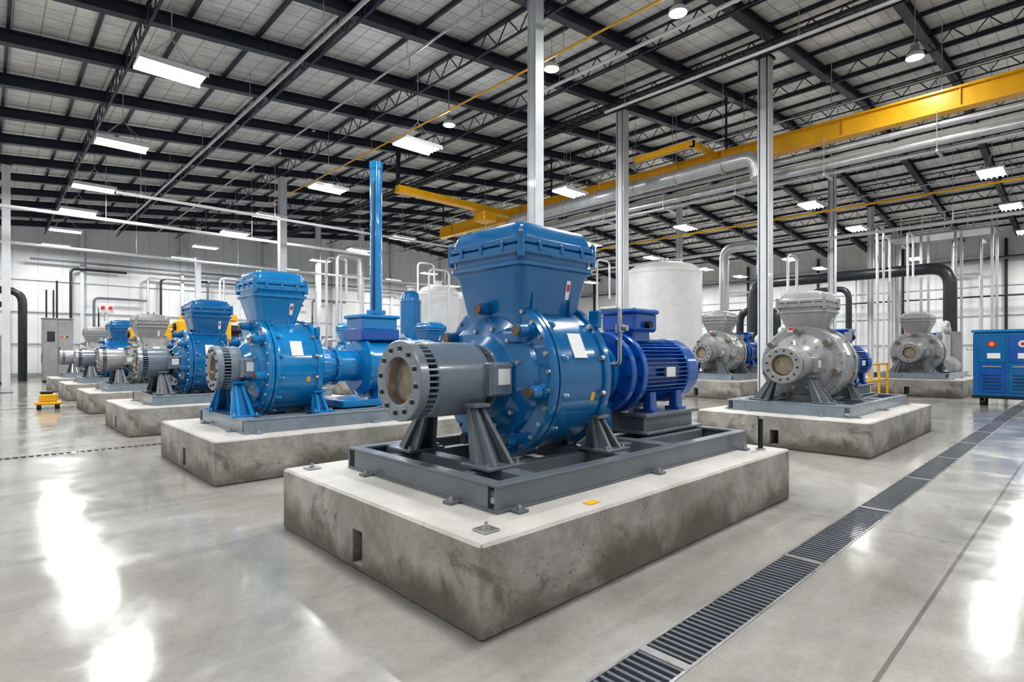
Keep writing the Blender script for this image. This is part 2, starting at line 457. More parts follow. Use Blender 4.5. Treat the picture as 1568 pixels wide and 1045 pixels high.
def pump_parts(body, inlet, hop, motor, sh=0.0, at=.5, ab=.38, zt=1.90, xh=1.68, kind='A', framec=M_FRAME, flc=None):
    parts = {}
    F = flc or inlet
    m = MB(); z0, z1 = 0, .19
    channel(m, .45, 4.2, -1.03, -.92, z0, z1, framec); channel(m, .45, 4.2, .92, 1.03, z0, z1, framec)
    channel(m, .45, .56, -.92, .92, z0, z1, framec); channel(m, 4.09, 4.2, -.92, .92, z0, z1, framec)
    for xx in (.86 - sh * .6, 2.05 - sh, 2.75): m.bb(xx - .07, xx + .07, -.93, .93, .05, .188, framec, .006)
    for yy in (-.5, .5): m.bb(.5, 4.1, yy - .05, yy + .05, .04, .17, framec, .006)
    for (xx, yy) in ((.6, -1.08), (2.3, -1.08), (4.0, -1.08), (.6, 1.08), (4.0, 1.08), (.4, -.6), (.4, .6)):
        m.box((xx, yy, .01), (.09, .09, .02), framec, .003); m.cyl((xx, yy, .02), (xx, yy, .05), .012, M_STEEL, 8); m.cyl((xx, yy, .02), (xx, yy, .035), .022, M_STEEL, 6)
    parts['base_frame'] = m.mesh('base_frame')
    # --- inlet
    m = MB(); e = 1.06 - sh * .8
    I = inlet; R0 = .305; f0 = .34
    m.lathe([(f0 + .09, 0, M_BEIGE), (f0 + .09, .15, M_BEIGE), (f0 + .07, .155, I), (f0 + .03, .178, M_BRONZE), (f0 + .005, .185, M_STEEL), (f0, .20, F),
             (f0, R0, F), (f0 + .01, R0 + .01, F), (f0 + .08, R0 + .01, F), (f0 + .085, R0 - .005, F), (f0 + .085, R0 - .05, I), (f0 + .175, R0 - .05, M_BLACK), (f0 + .175, R0 - .008, I), (f0 + .185, R0, I),
             (e - .07, R0, I), (e - .03, R0 - .008, I), (e, R0 - .04, I), (e, .22, I), (e + .05, .19, I), (1.28 - sh, .20, I)], (0, 0, A), (1, 0, 0), 64)
    for i in range(40):
        a = 2 * PI * i / 40; R = Matrix.Rotation(a, 3, 'X'); p = R @ Vector((0, R0 - .03, 0))
        m.box((f0 + .13, p.y, A + p.z), (.10, .052, .017), I, 0, R)
    bolts(m, f0 + .003, 12, .252, .019, .018, M_DARK, .13, 6)
    bolts(m, f0 + .003, 12, .252, .030, .006, M_STEEL, .13, 16)
    m.box((e + .04, -.26, A - .0), (.24, .2, .28), I, .015)
    m.box((e + .04, -.365, A), (.21, .02, .25), I, .006)
    m.box((e + .05, -.378, A + .02), (.13, .008, .13), M_LABEL)
    for dx in (-.09, .09):
        for dz in (-.11, .11): m.cyl((e + .04 + dx, -.37, A + dz), (e + .04 + dx, -.385, A + dz), .011, M_STEEL, 6)
    m.lathe([(e + .05, .2, I), (e + .05, .29, I), (e + .09, .29, I), (e + .09, .2, I)], (0, 0, A), (1, 0, 0), 40)
    bolts(m, e + .052, 10, .255, .016, .02, M_STEEL, .3)
    parts['inlet_silencer'] = m.mesh('inlet_silencer')
    # --- volute
    m = MB(); b = body; q = -sh
    GK = M_NAVY if b in (M_BLUE, M_BLUE2) else M_FRAME
    m.lathe([(1.14 + q, .20, b), (1.14 + q, .28, b), (1.17 + q, .31, b), (1.22 + q, .36, b), (1.26 + q, .47, b), (1.29 + q, .54, b), (1.33 + q, .56, b), (1.33 + q, .69, b), (1.345 + q, .715, b),
             (1.365 + q, .72, b), (1.40 + q, .72, b), (1.405 + q, .70, GK), (1.415 + q, .70, GK), (1.42 + q, .72, b), (1.455 + q, .72, b), (1.47 + q, .71, b), (1.47 + q, .685, b), (1.50 + q, .68, b), (1.95 + q, .68, b), (2.03 + q, .685, b),
             (2.03 + q, .705, b), (2.045 + q, .72, b), (2.10 + q, .72, b), (2.115 + q, .705, b), (2.115 + q, .66, b), (2.16 + q, .60, b), (2.22 + q, .42, b),
             (2.30 + q, .34, b), (2.42 + q, .32, b), (2.42 + q, 0, b)], (0, 0, A), (1, 0, 0), 96)
    bolts(m, 1.335 + q, 28, .675, .020, .026, M_STEEL, .13)
    bolts(m, 1.34 + q, 7, .605, .068, .05, b, .62, 20)
    bolts(m, 1.29 + q, 7, .605, .056, .11, b, .62, 20)
    bolts(m, 1.18 + q, 7, .605, .044, .02, M_BRONZE, .62, 20)
    bolts(m, 1.25 + q, 12, .43, .02, .03, M_STEEL, .2)
    for i in range(14):
        a = 2 * PI * i / 14 + .2
        y, z = .70 * math.cos(a), A + .70 * math.sin(a)
        m.cyl((1.46 + q, y, z), (1.52 + q, y, z), .028, b, 8); m.cyl((1.52 + q, y, z), (1.545 + q, y, z), .018, M_STEEL, 8)
        m.cyl((2.035 + q, y, z), (1.99 + q, y, z), .024, M_STEEL, 8)
    for (ang, lx, sx, sz, mt) in ((24, 1.74, .17, .23, M_LABEL), (-14, 1.9, .05, .07, M_YEL)):
        R = Matrix.Rotation(-math.radians(ang), 3, 'X'); p = R @ Vector((0, -.683, 0))
        m.box((lx + q, p.y, A + p.z), (sx, .008, sz), mt, 0, R)
    m.box((1.325 + q, .18, A + .64), (.010, .11, .09), M_LABEL); m.box((1.318 + q, .18, A + .655), (.006, .095, .045), M_RED)
    m.cyl((1.75 + q, 0, A - .66), (1.75 + q, 0, A - .74), .05, b, 12)
    for sy in (-1, 1):
        m.box((2.07 + q, sy * .56, A + .52), (.05, .12, .16), b, .01)
        for xx, zt2, yy in ((.86 - sh * .6, A - .2, .52), (2.07 - sh, A - .36, .66)):
            leg(m, xx, sy * yy, .19, zt2, M_FRAME if kind != 'B' else body, sy, .16 if xx < 1.5 else .13, .07, .22 if xx < 1.5 else .10)
    parts['volute_casing'] = m.mesh('volute_casing')
    # --- hopper
    m = MB(); h = hop; xx = xh - sh
    z = zt; ap = at * .93
    m.loft([(1.20, ab, ab, .08), (1.36, ab, ab, .09), (1.44, ab + .012, ab + .012, .10), (z - .17, ap * .95, ap * .95, .09), (z - .13, ap, ap, .09), (z - .03, ap, ap, .09), (z, ap + .01, ap + .01, .09)], (xx, 0, 0), h)
    if kind != 'A': m.loft([(1.42, ab * .99 + .02, ab * .99 + .02, .09), (1.44, ab + .045, ab + .045, .1), (1.47, ab + .045, ab + .045, .1), (1.49, ab + .02, ab + .02, .1)], (xx, 0, 0), h)
    m.loft([(z - .12, ap + .012, ap + .012, .08), (z - .11, ap + .025, ap + .025, .08), (z - .08, ap + .025, ap + .025, .08), (z - .07, ap + .012, ap + .012, .08)], (xx, 0, 0), h)
    m.loft([(z - .02, at - .01, at - .01, .07), (z - .01, at, at, .07), (z + .05, at, at, .07), (z + .06, at - .012, at - .012, .07)], (xx, 0, 0), h)
    m.loft([(z + .06, at - .03, at - .03, .07), (z + .075, at - .005, at - .005, .07), (z + .115, at - .005, at - .005, .07), (z + .13, at - .03, at - .03, .07),
            (z + .21, at - .045, at - .045, .08), (z + .25, at - .07, at - .07, .08), (z + .268, at - .12, at - .12, .08), (z + .268, at - .2, at - .2, .08)], (xx, 0, 0), h, 6)
    m.loft([(z + .25, at - .2, at - .2, .06), (z + .28, at - .2, at - .2, .06), (z + .29, at - .22, at - .22, .06)], (xx, 0, 0), h)
    for sx in (-1, 1):
        for sy in (-1, 1):
            cx, cy = xx + sx * (at - .03), sy * (at - .03)
            m.cyl((cx, cy, z - .05), (cx, cy, z + .15), .030, h, 10); m.cyl((cx, cy, z + .15), (cx, cy, z + .17), .02, M_STEEL, 6)
    for k in range(3):
        d = (k - 1) * at * .55
        for (px, py, sx, sy) in ((xx + d, -at - .003, .04, .02), (xx - at - .003, d, .02, .04)): m.box((px, py, z + .055), (sx, sy, .08), h, .006)
    m.box((xx + ab * .55, -ab - .015, 1.42), (.03, .06, .3), h, .006); m.box((xx - ab * .7, -ab - .015, 1.42), (.03, .06, .3), h, .006)
    sl = math.atan2(ap * .95 - ab - .012, z - .17 - 1.44); fz = z - .28; fy = -(ab + .012 + (fz - 1.44) * math.tan(sl)) - .004
    R = Matrix.Rotation(sl, 3, 'X')
    m.box((xx + .16, fy, fz), (.05, .010, .17), M_LABEL, 0, R); m.box((xx + .16, fy - .006, fz + .02), (.036, .008, .06), M_RED, 0, R)
    m.loft([(1.15, ab + .07, ab + .07, .1), (1.22, ab + .07, ab + .07, .1), (1.27, ab + .03, ab + .03, .1), (1.27, ab - .02, ab - .02, .08)], (xx, 0, .0), body)
    parts['hopper_housing'] = m.mesh('hopper_housing')
    # --- drive
    m = MB(); c = motor; s0 = -sh
    if kind == 'B':
        m.lathe([(2.3 + s0, .26, body), (2.55 + s0, .26, body), (2.55 + s0, .31, body), (2.60 + s0, .31, body), (2.60 + s0, .26, body), (2.95 + s0, .26, body), (2.95 + s0, .40, body),
                 (3.0 + s0, .47, body), (3.02 + s0, .50, body), (3.08 + s0, .50, body), (3.08 + s0, .45, body), (3.45, .45, body), (3.45, .49, body), (3.52, .49, body),
                 (3.52, .45, body), (4.0, .45, body), (4.1, .42, body), (4.16, .34, body), (4.16, 0, body)], (0, 0, A), (1, 0, 0), 56)
        m.box((2.85, 0, A + .52), (.72, .62, .2), M_MOTOR, .02); m.box((2.85, 0, A + .70), (.66, .56, .2), body, .02)
        m.box((2.85, 0, A + .82), (.74, .64, .06), body, .02)
        m.bb(2.1, 4.15, -.45, .45, .19, .30, body, .01)
        for xx2 in (2.9, 3.9): m.loft([(.3, .14, .36, .02), (.55, .10, .30, .02)], (xx2, 0, 0), body, 2)
        m.box((3.75, -.465, A + .05), (.18, .03, .2), M_LABEL)
        bolts(m, 3.45, 14, .47, .018, .02, M_STEEL, .1); bolts(m, 2.555 + s0, 10, .29, .015, .02, M_STEEL, .1)
    else:
        m.lathe([(2.30 + s0, .25, body), (2.42 + s0, .25, body), (2.42 + s0, .36, body), (2.48 + s0, .36, body), (2.48 + s0, .27, body), (2.68, .27, body), (2.70, .33, body), (2.76, .33, body), (2.76, .27, body),
                 (2.85, .27, body), (2.85, .43, c), (2.86, .44, c), (2.92, .44, c), (2.94, .43, c), (2.96, .35, c), (3.05, .33, c), (3.05, .44, c), (3.06, .45, c), (3.12, .45, c), (3.14, .38, c), (3.24, .36, c), (3.24, .315, c),
                 (4.08, .315, c), (4.08, .37, c), (4.10, .385, c), (4.28, .385, c), (4.36, .36, c), (4.40, .30, c), (4.40, 0, M_DARK)], (0, 0, A), (1, 0, 0), 64)
        bolts(m, 2.86, 12, .40, .018, .025, M_NAVY, .1); bolts(m, 3.05, 12, .405, .016, .02, M_NAVY, .1)
        for i in range(46):
            a = 2 * PI * i / 46; R = Matrix.Rotation(a, 3, 'X'); p = R @ Vector((0, .344, 0))
            m.box((3.66, p.y, A + p.z), (.84, .066, .012), c, 0, R)
        m.box((3.42, 0, A + .40), (.34, .34, .14), c, .02)
        m.box((3.42, 0, A + .56), (.46, .46, .22), c, .03); m.box((3.42, 0, A + .68), (.50, .50, .05), c, .02)
        for dx in (-.2, .2):
            for dy in (-.2, .2): m.cyl((3.42 + dx, dy, A + .70), (3.42 + dx, dy, A + .715), .015, M_STEEL, 6)
        m.cyl((3.42, -.23, A + .53), (3.42, -.29, A + .53), .04, M_DARK, 12)
        for sx in (3.40, 3.94):
            for sy in (-1, 1):
                m.loft([(.40, .09, .09, .01), (.43, .09, .09, .01), (.435, .07, .05, .01), (.62, .06, .04, .01, 0, 0)], (sx, sy * .29, 0), c, 2)
        m.bb(3.1, 4.22, -.44, .44, .36, .40, M_FRAME, .006); m.bb(3.14, 4.16, -.38, .38, .21, .37, M_FRAME, .006); m.bb(3.06, 4.24, -.48, .48, .185, .215, M_FRAME, .006)
        m.box((2.80, 0, .36), (.14, .34, .36), body, .02)
        m.box((3.68, -.385, A + .0), (.18, .012, .11), M_LABEL)
    if kind == 'A':
        m.tube([(2.62, -.30, A + .10), (2.62, -.44, A + .10), (2.62, -.44, A + .66), (2.62, -.2, A + .66)], .022, M_STEEL, 8, .05)
        m.cyl((2.62, -.44, A + .42), (2.62, -.44, A + .50), .045, M_STEEL, 12); m.cyl((2.62, -.47, A + .46), (2.62, -.53, A + .46), .03, M_STEEL, 10)
    parts['drive_motor'] = m.mesh('drive_motor')
    return parts

VA = pump_parts(M_BLUE, M_SLATE, M_BLUE, M_MOTOR, flc=M_FLANGE)
VB = pump_parts(M_BLUE2, M_LSLATE, M_BLUE2, M_BLUE2, sh=.45, at=.40, ab=.25, zt=1.98, xh=1.62, kind='B', framec=M_LSLATE)
VC = pump_parts(M_GREY, M_GREY, M_GREY, M_MOTOR, sh=.10, at=.43, ab=.27, zt=1.90, xh=1.68, kind='C', framec=M_LSLATE)
VD = pump_parts(M_BLUE, M_SLATE, M_BLUE, M_MOTOR, sh=.15, at=.43, ab=.30, zt=1.95, xh=1.85, kind='D', framec=M_LSLATE, flc=M_FLANGE)

def place_pump(parts, x, y, z, sc=1):
    e = mkobj('industrial_pump', None, (x, y, z), sc=sc)
    for k, me in parts.items(): mkobj(k, me, (0, 0, 0), e)

def plinth_mesh(L, W, H):
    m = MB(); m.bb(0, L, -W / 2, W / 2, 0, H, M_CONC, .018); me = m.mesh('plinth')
    c = MB(); c.bb(-.1, .30, -.07, .07, .05, .30, M_CONC); cme = c.mesh('cut')
    a = bpy.data.objects.new('a', me); b = bpy.data.objects.new('b', cme)
    scene.collection.objects.link(a); scene.collection.objects.link(b)
    md = a.modifiers.new('b', 'BOOLEAN'); md.object = b; md.operation = 'DIFFERENCE'; md.solver = 'EXACT'
    bpy.context.view_layer.update()
    dg = bpy.context.evaluated_depsgraph_get(); dg.update()
    out = bpy.data.meshes.new_from_object(a.evaluated_get(dg))
    bpy.data.objects.remove(a); bpy.data.objects.remove(b)
    out.polygons.foreach_set('use_smooth', [False] * len(out.polygons)); out.update()
    return out
PL = plinth_mesh(4.43, 2.79, .54)

def station(x, y, parts, sc=1, dy=0.0):
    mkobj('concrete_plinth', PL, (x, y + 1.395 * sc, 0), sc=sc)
    place_pump(parts, x, y + 1.395 * sc + dy, .54 * sc, sc)

station(1.97, 2.32, VA)
station(1.97, 7.18, VB)
station(1.95, 12.5, VD)
station(1.95, 17.9, VC)
station(1.95, 23.4, VD)
station(1.95, 29.0, VC)
station(9.59, 2.33, VC)
station(9.9, 10.4, VD, 1.1)
station(9.59, 14.6, VD, .95)
station(9.59, 19.6, VB)
station(18.3, 8.2, VC, 1.15)
station(24.5, 3.2, VC, 1.15)
station(17.5, 18.4, VD)
station(8.9, 28.3, VD, 1.1)
station(9.2, 33.5, VB, 1.1)

m = MB()
for (x, y) in ((2.16, 2.5), (2.16, 4.92), (6.25, 4.9)):
    m.box((x, y, .547), (.12, .12, .012), M_STEEL, .003); m.cyl((x, y, .55), (x, y, .59), .012, M_STEEL, 8); m.cyl((x, y, .552), (x, y, .568), .024, M_STEEL, 6)
m.obj('anchor_plates')
m = MB(); m.box((3.1, 2.45, .543), (.12, .07, .004), M_YEL); m.obj('yellow_floor_tag')
m = MB(); m.cyl((6.12, 2.52, .541), (6.12, 2.52, .88), .026, M_DARK, 12); m.cyl((6.12, 2.52, .88), (6.12, 2.52, .91), .038, M_STEEL, 12); m.cyl((6.12, 2.52, .541), (6.12, 2.52, .56), .05, M_STEEL, 12); m.obj('vent_post')

# ------------------------------------------------------------------ tanks
def tank(x, y, r, h, mat, name='storage_tank'):
    m = MB(); z0 = .7
    m.lathe([(z0, 0, mat), (z0 + .1, r * .6, mat), (z0 + .35, r * .97, mat), (z0 + .5, r, mat), (h - .62, r, mat), (h - .6, r + .02, mat), (h - .55, r + .02, mat), (h - .53, r, mat),
             (h - .4, r * .97, mat), (h - .2, r * .82, mat), (h - .06, r * .5, mat), (h, r * .2, mat), (h, 0, mat)], (x, y, 0), (0, 0, 1), 48)
    for k in range(4):
        a = PI / 4 + k * PI / 2; px, py = x + r * .85 * math.cos(a), y + r * .85 * math.sin(a)
        m.bb(px - .08, px + .08, py - .08, py + .08, 0, 1.25, M_GREY)
    m.cyl((x, y, h - .05), (x, y, h + .15), .16, M_GALV, 16); m.cyl((x, y, h + .15), (x, y, h + .2), .24, M_GALV, 16)
    m.cyl((x - r * .98, y - .05, 2.2), (x - r * 1.05, y - .05, 2.2), .3, M_GALV, 20)
    m.obj(name)
tank(23.6, 14.3, 1.75, 5.9, M_WHITE)
tank(18.0, 24.8, 1.1, 5.3, M_WHITE)
tank(20.6, 25.6, 1.1, 5.2, M_WHITE)
tank(15.0, 17.6, .45, 3.9, M_BLUE2, 'pressure_vessel')
tank(16.2, 17.2, .45, 3.6, M_BLUE, 'pressure_vessel')
tank(14.9, 22.8, .5, 4.6, M_BLUE, 'pressure_vessel')

# tall blue standpipe
sx0, sy0 = 5.97, 10.45
m = MB(); m.lathe([(0, .24, M_BLUE2), (.04, .24, M_BLUE2), (.04, .125, M_BLUE2), (2.4, .125, M_BLUE2), (2.4, .20, M_BLUE2), (2.48, .20, M_BLUE2), (2.48, .125, M_BLUE2), (5.45, .125, M_BLUE2), (5.45, .14, M_BLUE2), (5.6, .14, M_BLUE2), (5.6, 0, M_DARK)], (sx0, sy0, 0), (0, 0, 1), 24)
m.bb(sx0 - .14, sx0 - .11, sy0 - .12, sy0 - .08, .3, 5.2, M_NAVY)
m.tube([(sx0, sy0, 2.0), (sx0, sy0 + .4, 2.0), (sx0 + .6, sy0 + .4, 2.0), (sx0 + .6, sy0 + .4, .0)], .05, M_STEEL, 10, .1)
m.obj('blue_standpipe')

# ------------------------------------------------------------------ crane girder
m = MB(); gx, gz, gh = 19.8, 8.72, .25
m.bb(gx - .2, gx + .2, Y0 + .2, 27, gz + gh, gz + gh + .06, M_YEL); m.bb(gx - .2, gx + .2, Y0 + .2, 27, gz - gh - .06, gz - gh, M_YEL)
m.bb(gx - .12, gx + .12, Y0 + .2, 27, gz - gh - .01, gz + gh + .01, M_YEL)
y = Y0 + 1
while y < 27: m.bb(gx - .18, gx - .12, y, y + .03, gz - gh, gz + gh, M_YEL); y += 2.9
for y in RY[::3]:
    if y < 27 and y > Y0: m.bb(gx - .03, gx + .03, y - .03, y + .03, gz + gh + .05, zu(gx) + .03, M_BEAM)
m.obj('crane_runway_girder')
m = MB()
m.bb(12.5, gx - .21, 20.05, 20.3, 8.4, 8.62, M_YEL); m.bb(12.5, gx - .21, 19.98, 20.37, 8.32, 8.4, M_YEL)
m.bb(17.0, 17.8, 19.8, 20.6, 7.85, 8.32, M_YEL, .04); m.cyl((17.4, 20.2, 7.85), (17.4, 20.2, 7.1), .02, M_STEEL, 6); m.bb(17.3, 17.5, 20.1, 20.3, 6.85, 7.1, M_YEL, .03)
m.bb(12.5, 12.62, 20.1, 20.25, 8.6, zu(12.5) + .3, M_BEAM)
m.obj('hoist_crane')
m = MB(); m.bb(17.7, gx - .21, 9.6, 9.75, 8.75, 8.95, M_YEL); m.bb(17.7, 17.85, 9.6, 12.0, 8.75, 8.95, M_YEL); m.obj('crane_bracket')

# ------------------------------------------------------------------ overhead pipes
def pipe(pts, r, mat, fil=.3, name='overhead_pipe', seg=14, hang=None):
    m = MB(); m.tube(pts, r, mat, seg, fil)
    if hang:
        a, b = Vector(pts[hang[0]]), Vector(pts[hang[0] + 1]); n = max(1, int((b - a).length / hang[1]))
        for k in range(n + 1):
            p = a.lerp(b, (k + .15) / (n + .3)); m.cyl((p.x, p.y, p.z + r * .8), (p.x, p.y, zu(p.x) + RH), .01, M_GALV, 5)
            d = (b - a).normalized(); m.cyl(p - d * .03, p + d * .03, r * 1.18, mat, seg)
    return m.obj(name)
m = MB()
m.tube([(18.7, 7.75, 7.45), (18.7, 7.9, 8.15), (18.7, 8.9, 8.15), (18.7, 19.9, 8.05), (18.7, 19.9, 3.4), (17.2, 19.9, 3.4), (17.2, 19.9, 2.4)], .26, M_GALV, 22, .55)
m.cyl((18.7, 7.76, 7.5), (18.7, 7.74, 7.42), .3, M_GALV, 20)
y = 9.0
while y < 19.4:
    m.cyl((18.7, y - .04, 8.12), (18.7, y + .04, 8.12), .29, M_GALV, 22); m.cyl((18.7, y, 8.3), (18.7, y, zu(18.7) + .3), .01, M_GALV, 5); y += 1.8
m.obj('silver_duct')
for (dx, z, r, mt) in ((0, 8.05, .10, M_GALV), (.32, 7.85, .10, M_WHITE), (.1, 7.62, .12, M_GALV), (.38, 7.45, .07, M_GALV)):
    pipe([(19.6 + dx, Y0 + .5, z), (19.6 + dx, 24, z)], r, mt, 0, 'service_pipe', 12)
m = MB(); y = Y0 + 1.5
while y < 24: m.bb(19.4, 20.2, y - .03, y + .03, 7.26, 7.32, M_GALV); m.cyl((19.42, y, 7.28), (19.42, y, 8.42), .012, M_GALV, 6); m.cyl((20.16, y, 7.28), (20.16, y, zu(20) + .1), .012, M_GALV, 6); y += 2.9
m.obj('pipe_trapeze_hangers')
pipe([(5.6, -8, 8.75), (5.6, 42, 8.75)], .045, M_GALV, 0, 'conduit_run', 8, (0, 5))
pipe([(10.9, -6, 9.45), (10.9, 30, 9.45)], .03, M_YEL, 0, 'gas_line', 8, (0, 5))
pipe([(12.6, -6, 9.75), (12.6, 12, 9.75)], .05, M_WHITE, 0, 'conduit_run', 8, (0, 5))
pipe([(14.6, -6, 9.4), (14.6, 11, 9.4)], .05, M_GALV, 0, 'conduit_run', 8, (0, 5))
pipe([(3.4, 24, 7.3), (24, 24, 7.3)], .06, M_WHITE, 0, 'overhead_pipe', 8, (0, 5))
pipe([(-3, 28.2, 7.1), (16, 28.2, 7.1), (16, 28.2, 3)], .07, M_WHITE, .3, 'overhead_pipe', 8, (0, 5))
pipe([(0, 34, 6.6), (26, 34, 6.6)], .08, M_GALV, 0, 'overhead_pipe', 8, (0, 5))
pipe([(28, -4, 8.1), (28, 22, 8.1)], .05, M_YEL, 0, 'gas_line', 8, (0, 5))
pipe([(30, -6, 7.2), (30, 24, 7.2)], .08, M_GALV, 0, 'overhead_pipe', 8, (0, 5))
for (xx, zz) in ((8.0, 9.3), (22.5, 10.6), (26.6, 10.7), (35, 10.2)):
    m = MB(); m.tube([(xx, Y0 + 1, zz), (xx, Y1 - 1, zz)], .03, M_GALV, 8); y = Y0 + 2
    while y < Y1 - 2:
        m.cyl((xx, y, zz), (xx, y, zz - .25), .015, M_GALV, 6); m.cyl((xx, y, zz - .27), (xx, y, zz - .25), .05, M_GALV, 8)
        m.cyl((xx, y + .1, zz), (xx, y + .1, zu(xx) + .3), .008, M_GALV, 5); y += 2.9
    m.obj('sprinkler_line')
m = MB(); xx = 15.9
for dx in (-.2, .2): m.bb(xx + dx - .015, xx + dx + .015, Y0 + 1, Y1 - 1, 10.15, 10.23, M_PIPED)
y = Y0 + 1
while y < Y1 - 1: m.bb(xx - .2, xx + .2, y, y + .03, 10.15, 10.18, M_PIPED); y += .4
for k in range(2): m.cyl((xx - .08 + .12 * k, Y0 + 1, 10.2), (xx - .08 + .12 * k, Y1 - 1, 10.2), .025, M_DARK, 6)
for y in RY[1:-1]: m.cyl((xx, y, 10.2), (xx, y, zu(xx) + .1), .01, M_GALV, 5)
m.obj('cable_tray')
pipe([(25.9, 12.4, 0.0), (25.9, 12.4, 6.6), (25.9, 10.6, 6.6), (25.9, 10.6, 5.2)], .22, M_GALV, .5, 'riser_duct', 16)
pipe([(36, 15.3, 1.0), (36, 15.3, 6.0), (36, 5.2, 6.0), (36, 5.2, 0.0)], .30, M_PIPED, .9, 'process_pipe', 20)
pipe([(37, 16.6, 0.0), (37, 16.6, 4.4), (37, 14.2, 4.4), (37, 14.2, 0)], .24, M_PIPED, .8, 'process_pipe', 18)
pipe([(35.2, 11.6, 0.0), (35.2, 11.6, 5.2), (35.2, 9.6, 5.2), (35.2, 9.6, 0)], .16, M_PIPED, .6, 'process_pipe', 16)
pipe([(-3.5, 40.9, 5.0), (1.5, 40.9, 5.0), (1.5, 40.9, 0)], .20, M_PIPED, .7, 'process_pipe', 16)
pipe([(-3.5, 41.7, 4.3), (.9, 41.7, 4.3), (.9, 41.7, 0)], .15, M_PIPED, .5, 'process_pipe', 16)
pipe([(2.9, 39.9, 5.6), (2.9, 39.9, 3.5)], .05, M_PIPED, 0, 'wall_conduit', 8)
for i, (x, top) in enumerate(((4, 7), (5.2, 5.2), (8.2, 6.8), (9.0, 6.8), (12, 6.8), (15.5, 7.1), (16.2, 5.5), (20, 6), (26, 7), (31, 6.5))):
    pipe([(x, 45.5, 0), (x, 45.5, top), (x + 3, 45.5, top)], .08, (M_PIPED, M_FRAME, M_GALV)[i % 3], .3, 'wall_conduit', 8)
for i, (y, top) in enumerate(((3, 8), (5.5, 7), (10, 7.5), (13, 8), (15, 6.4), (21, 7), (27, 7), (33, 6.5))):
    pipe([(49.4, y, 0), (49.4, y, top), (49.4, y + 2.2, top)], .09, (M_PIPED, M_GALV)[i % 2], .3, 'wall_conduit', 8)
pipe([(2, 45.2, 7.4), (45, 45.2, 7.4)], .07, M_FRAME, 0, 'wall_conduit', 8)
pipe([(49.1, -8, 7.9), (49.1, 43, 7.9)], .1, M_FRAME, 0, 'wall_conduit', 8)
pipe([(49.1, -8, 5.4), (49.1, 43, 5.4)], .06, M_PIPED, 0, 'wall_conduit', 8)

def rack(x, y0, y1, h):
    m = MB(); y = y0
    while y <= y1 + .01:
        for dx in (0, 2.0): m.bb(x + dx - .06, x + dx + .06, y - .06, y + .06, 0, h, M_GALV)
        y += (y1 - y0) / 3
    m.bb(x - .1, x + 2.1, y0 - .1, y1 + .1, h, h + .12, M_GALV)
    for z in (.6, 1.2):
        m.cyl((x - .05, y0, h + z), (x - .05, y1, h + z), .03, M_WHITE, 8); m.cyl((x + 2.05, y0, h + z), (x + 2.05, y1, h + z), .03, M_WHITE, 8)
    y = y0
    while y <= y1 + .01:
        for dx in (-.05, 2.05): m.cyl((x + dx, y, h + .1), (x + dx, y, h + 1.2), .03, M_WHITE, 8)
        y += 1.0
    for k, yy in enumerate((y0 + .4, y0 + 1.6, y1 - .6)):
        m.tube([(x - .3, yy, .5), (x - .3, yy, h - .6 + .1 * k), (x + 1.0, yy, h - .6 + .1 * k)], .06, M_GALV, 8, .2)
    m.obj('pipe_rack_platform')
rack(38.5, 3.8, 8.4, 8.2)
for i, (x, y, h) in enumerate(((32.4, 7.3, 7.4), (33.4, 7.8, 8.2), (33.9, 6.6, 7.7), (29.0, 10.6, 6.5), (25.8, 20, 7), (14.0, 30, 7), (12.9, 26.0, 5.5), (12.0, 24.6, 6.2), (18.8, 28, 7), (13.3, 27.2, 6.6), (15.4, 22.0, 5.6), (16.3, 16.0, 5.0), (12.4, 43, 7), (15, 42, 6.6), (11, 39, 6.4))):
    pipe([(x, y, 0), (x, y, h), (x + 1.2, y, h), (x + 1.2, y, h - 2.2)], .07 if i % 2 else .055, (M_COLW, M_GALV)[i % 2], .3, 'riser_pipe', 10)

# ------------------------------------------------------------------ control cabinets
def cabinet(x, y, w, d, h, mat):
    m = MB(); m.bb(x, x + w, y, y + d, .1, h, mat, .02); m.bb(x + .03, x + w - .03, y + .03, y + d - .03, 0, .1, M_DARK)
    m.bb(x + .06, x + w / 2 - .01, y - .03, y + .01, .2, h - .1, mat, .012); m.bb(x + w / 2 + .01, x + w - .06, y - .03, y + .01, .2, h - .1, mat, .012)
    m.bb(x + w / 2 + .05, x + w / 2 + .09, y - .07, y - .03, h * .45, h * .55, M_DARK)
    m.bb(x + w * .15, x + w * .40, y - .04, y - .02, h * .64, h * .8, M_PIPED)
    for k in range(3): m.cyl((x + w * .62 + k * w * .09, y - .03, h * .72), (x + w * .62 + k * w * .09, y - .06, h * .72), .04, (M_RED, M_YEL, M_DARK)[k], 12)
    m.bb(x - .03, x + w + .03, y - .04, y + d, h, h + .06, mat, .01)
    for k in range(2): m.tube([(x + .2 + k * .3, y + d * .6, h + .05), (x + .2 + k * .3, y + d * .6, h + 1.6)], .04, M_PIPED, 8)
    m.bb(x - .012, x, y + .12, y + d - .12, h * .3, h * .45, M_PIPED)
    m.obj('control_cabinet')
cabinet(2.2, 38.6, 1.3, .9, 3.4, M_GREY)
cabinet(-.2, 37.8, .9, .8, 2.4, M_GREY)
cabinet(4.6, 39.6, 1.0, .8, 2.6, M_GREY)
cabinet(7.5, 42.0, 1.6, .8, 2.6, M_GREY)
cabinet(13.0, 37.2, 1.6, .8, 2.8, M_BLUE)
cabinet(18.0, 41.0, 1.6, .8, 2.8, M_GREY)
m = MB(); m.bb(4.2, 4.3, 33.0, 33.1, 0, 4.0, M_WHITE); m.bb(3.95, 4.55, 32.9, 33.0, 3.5, 3.95, M_WHITE, .02)
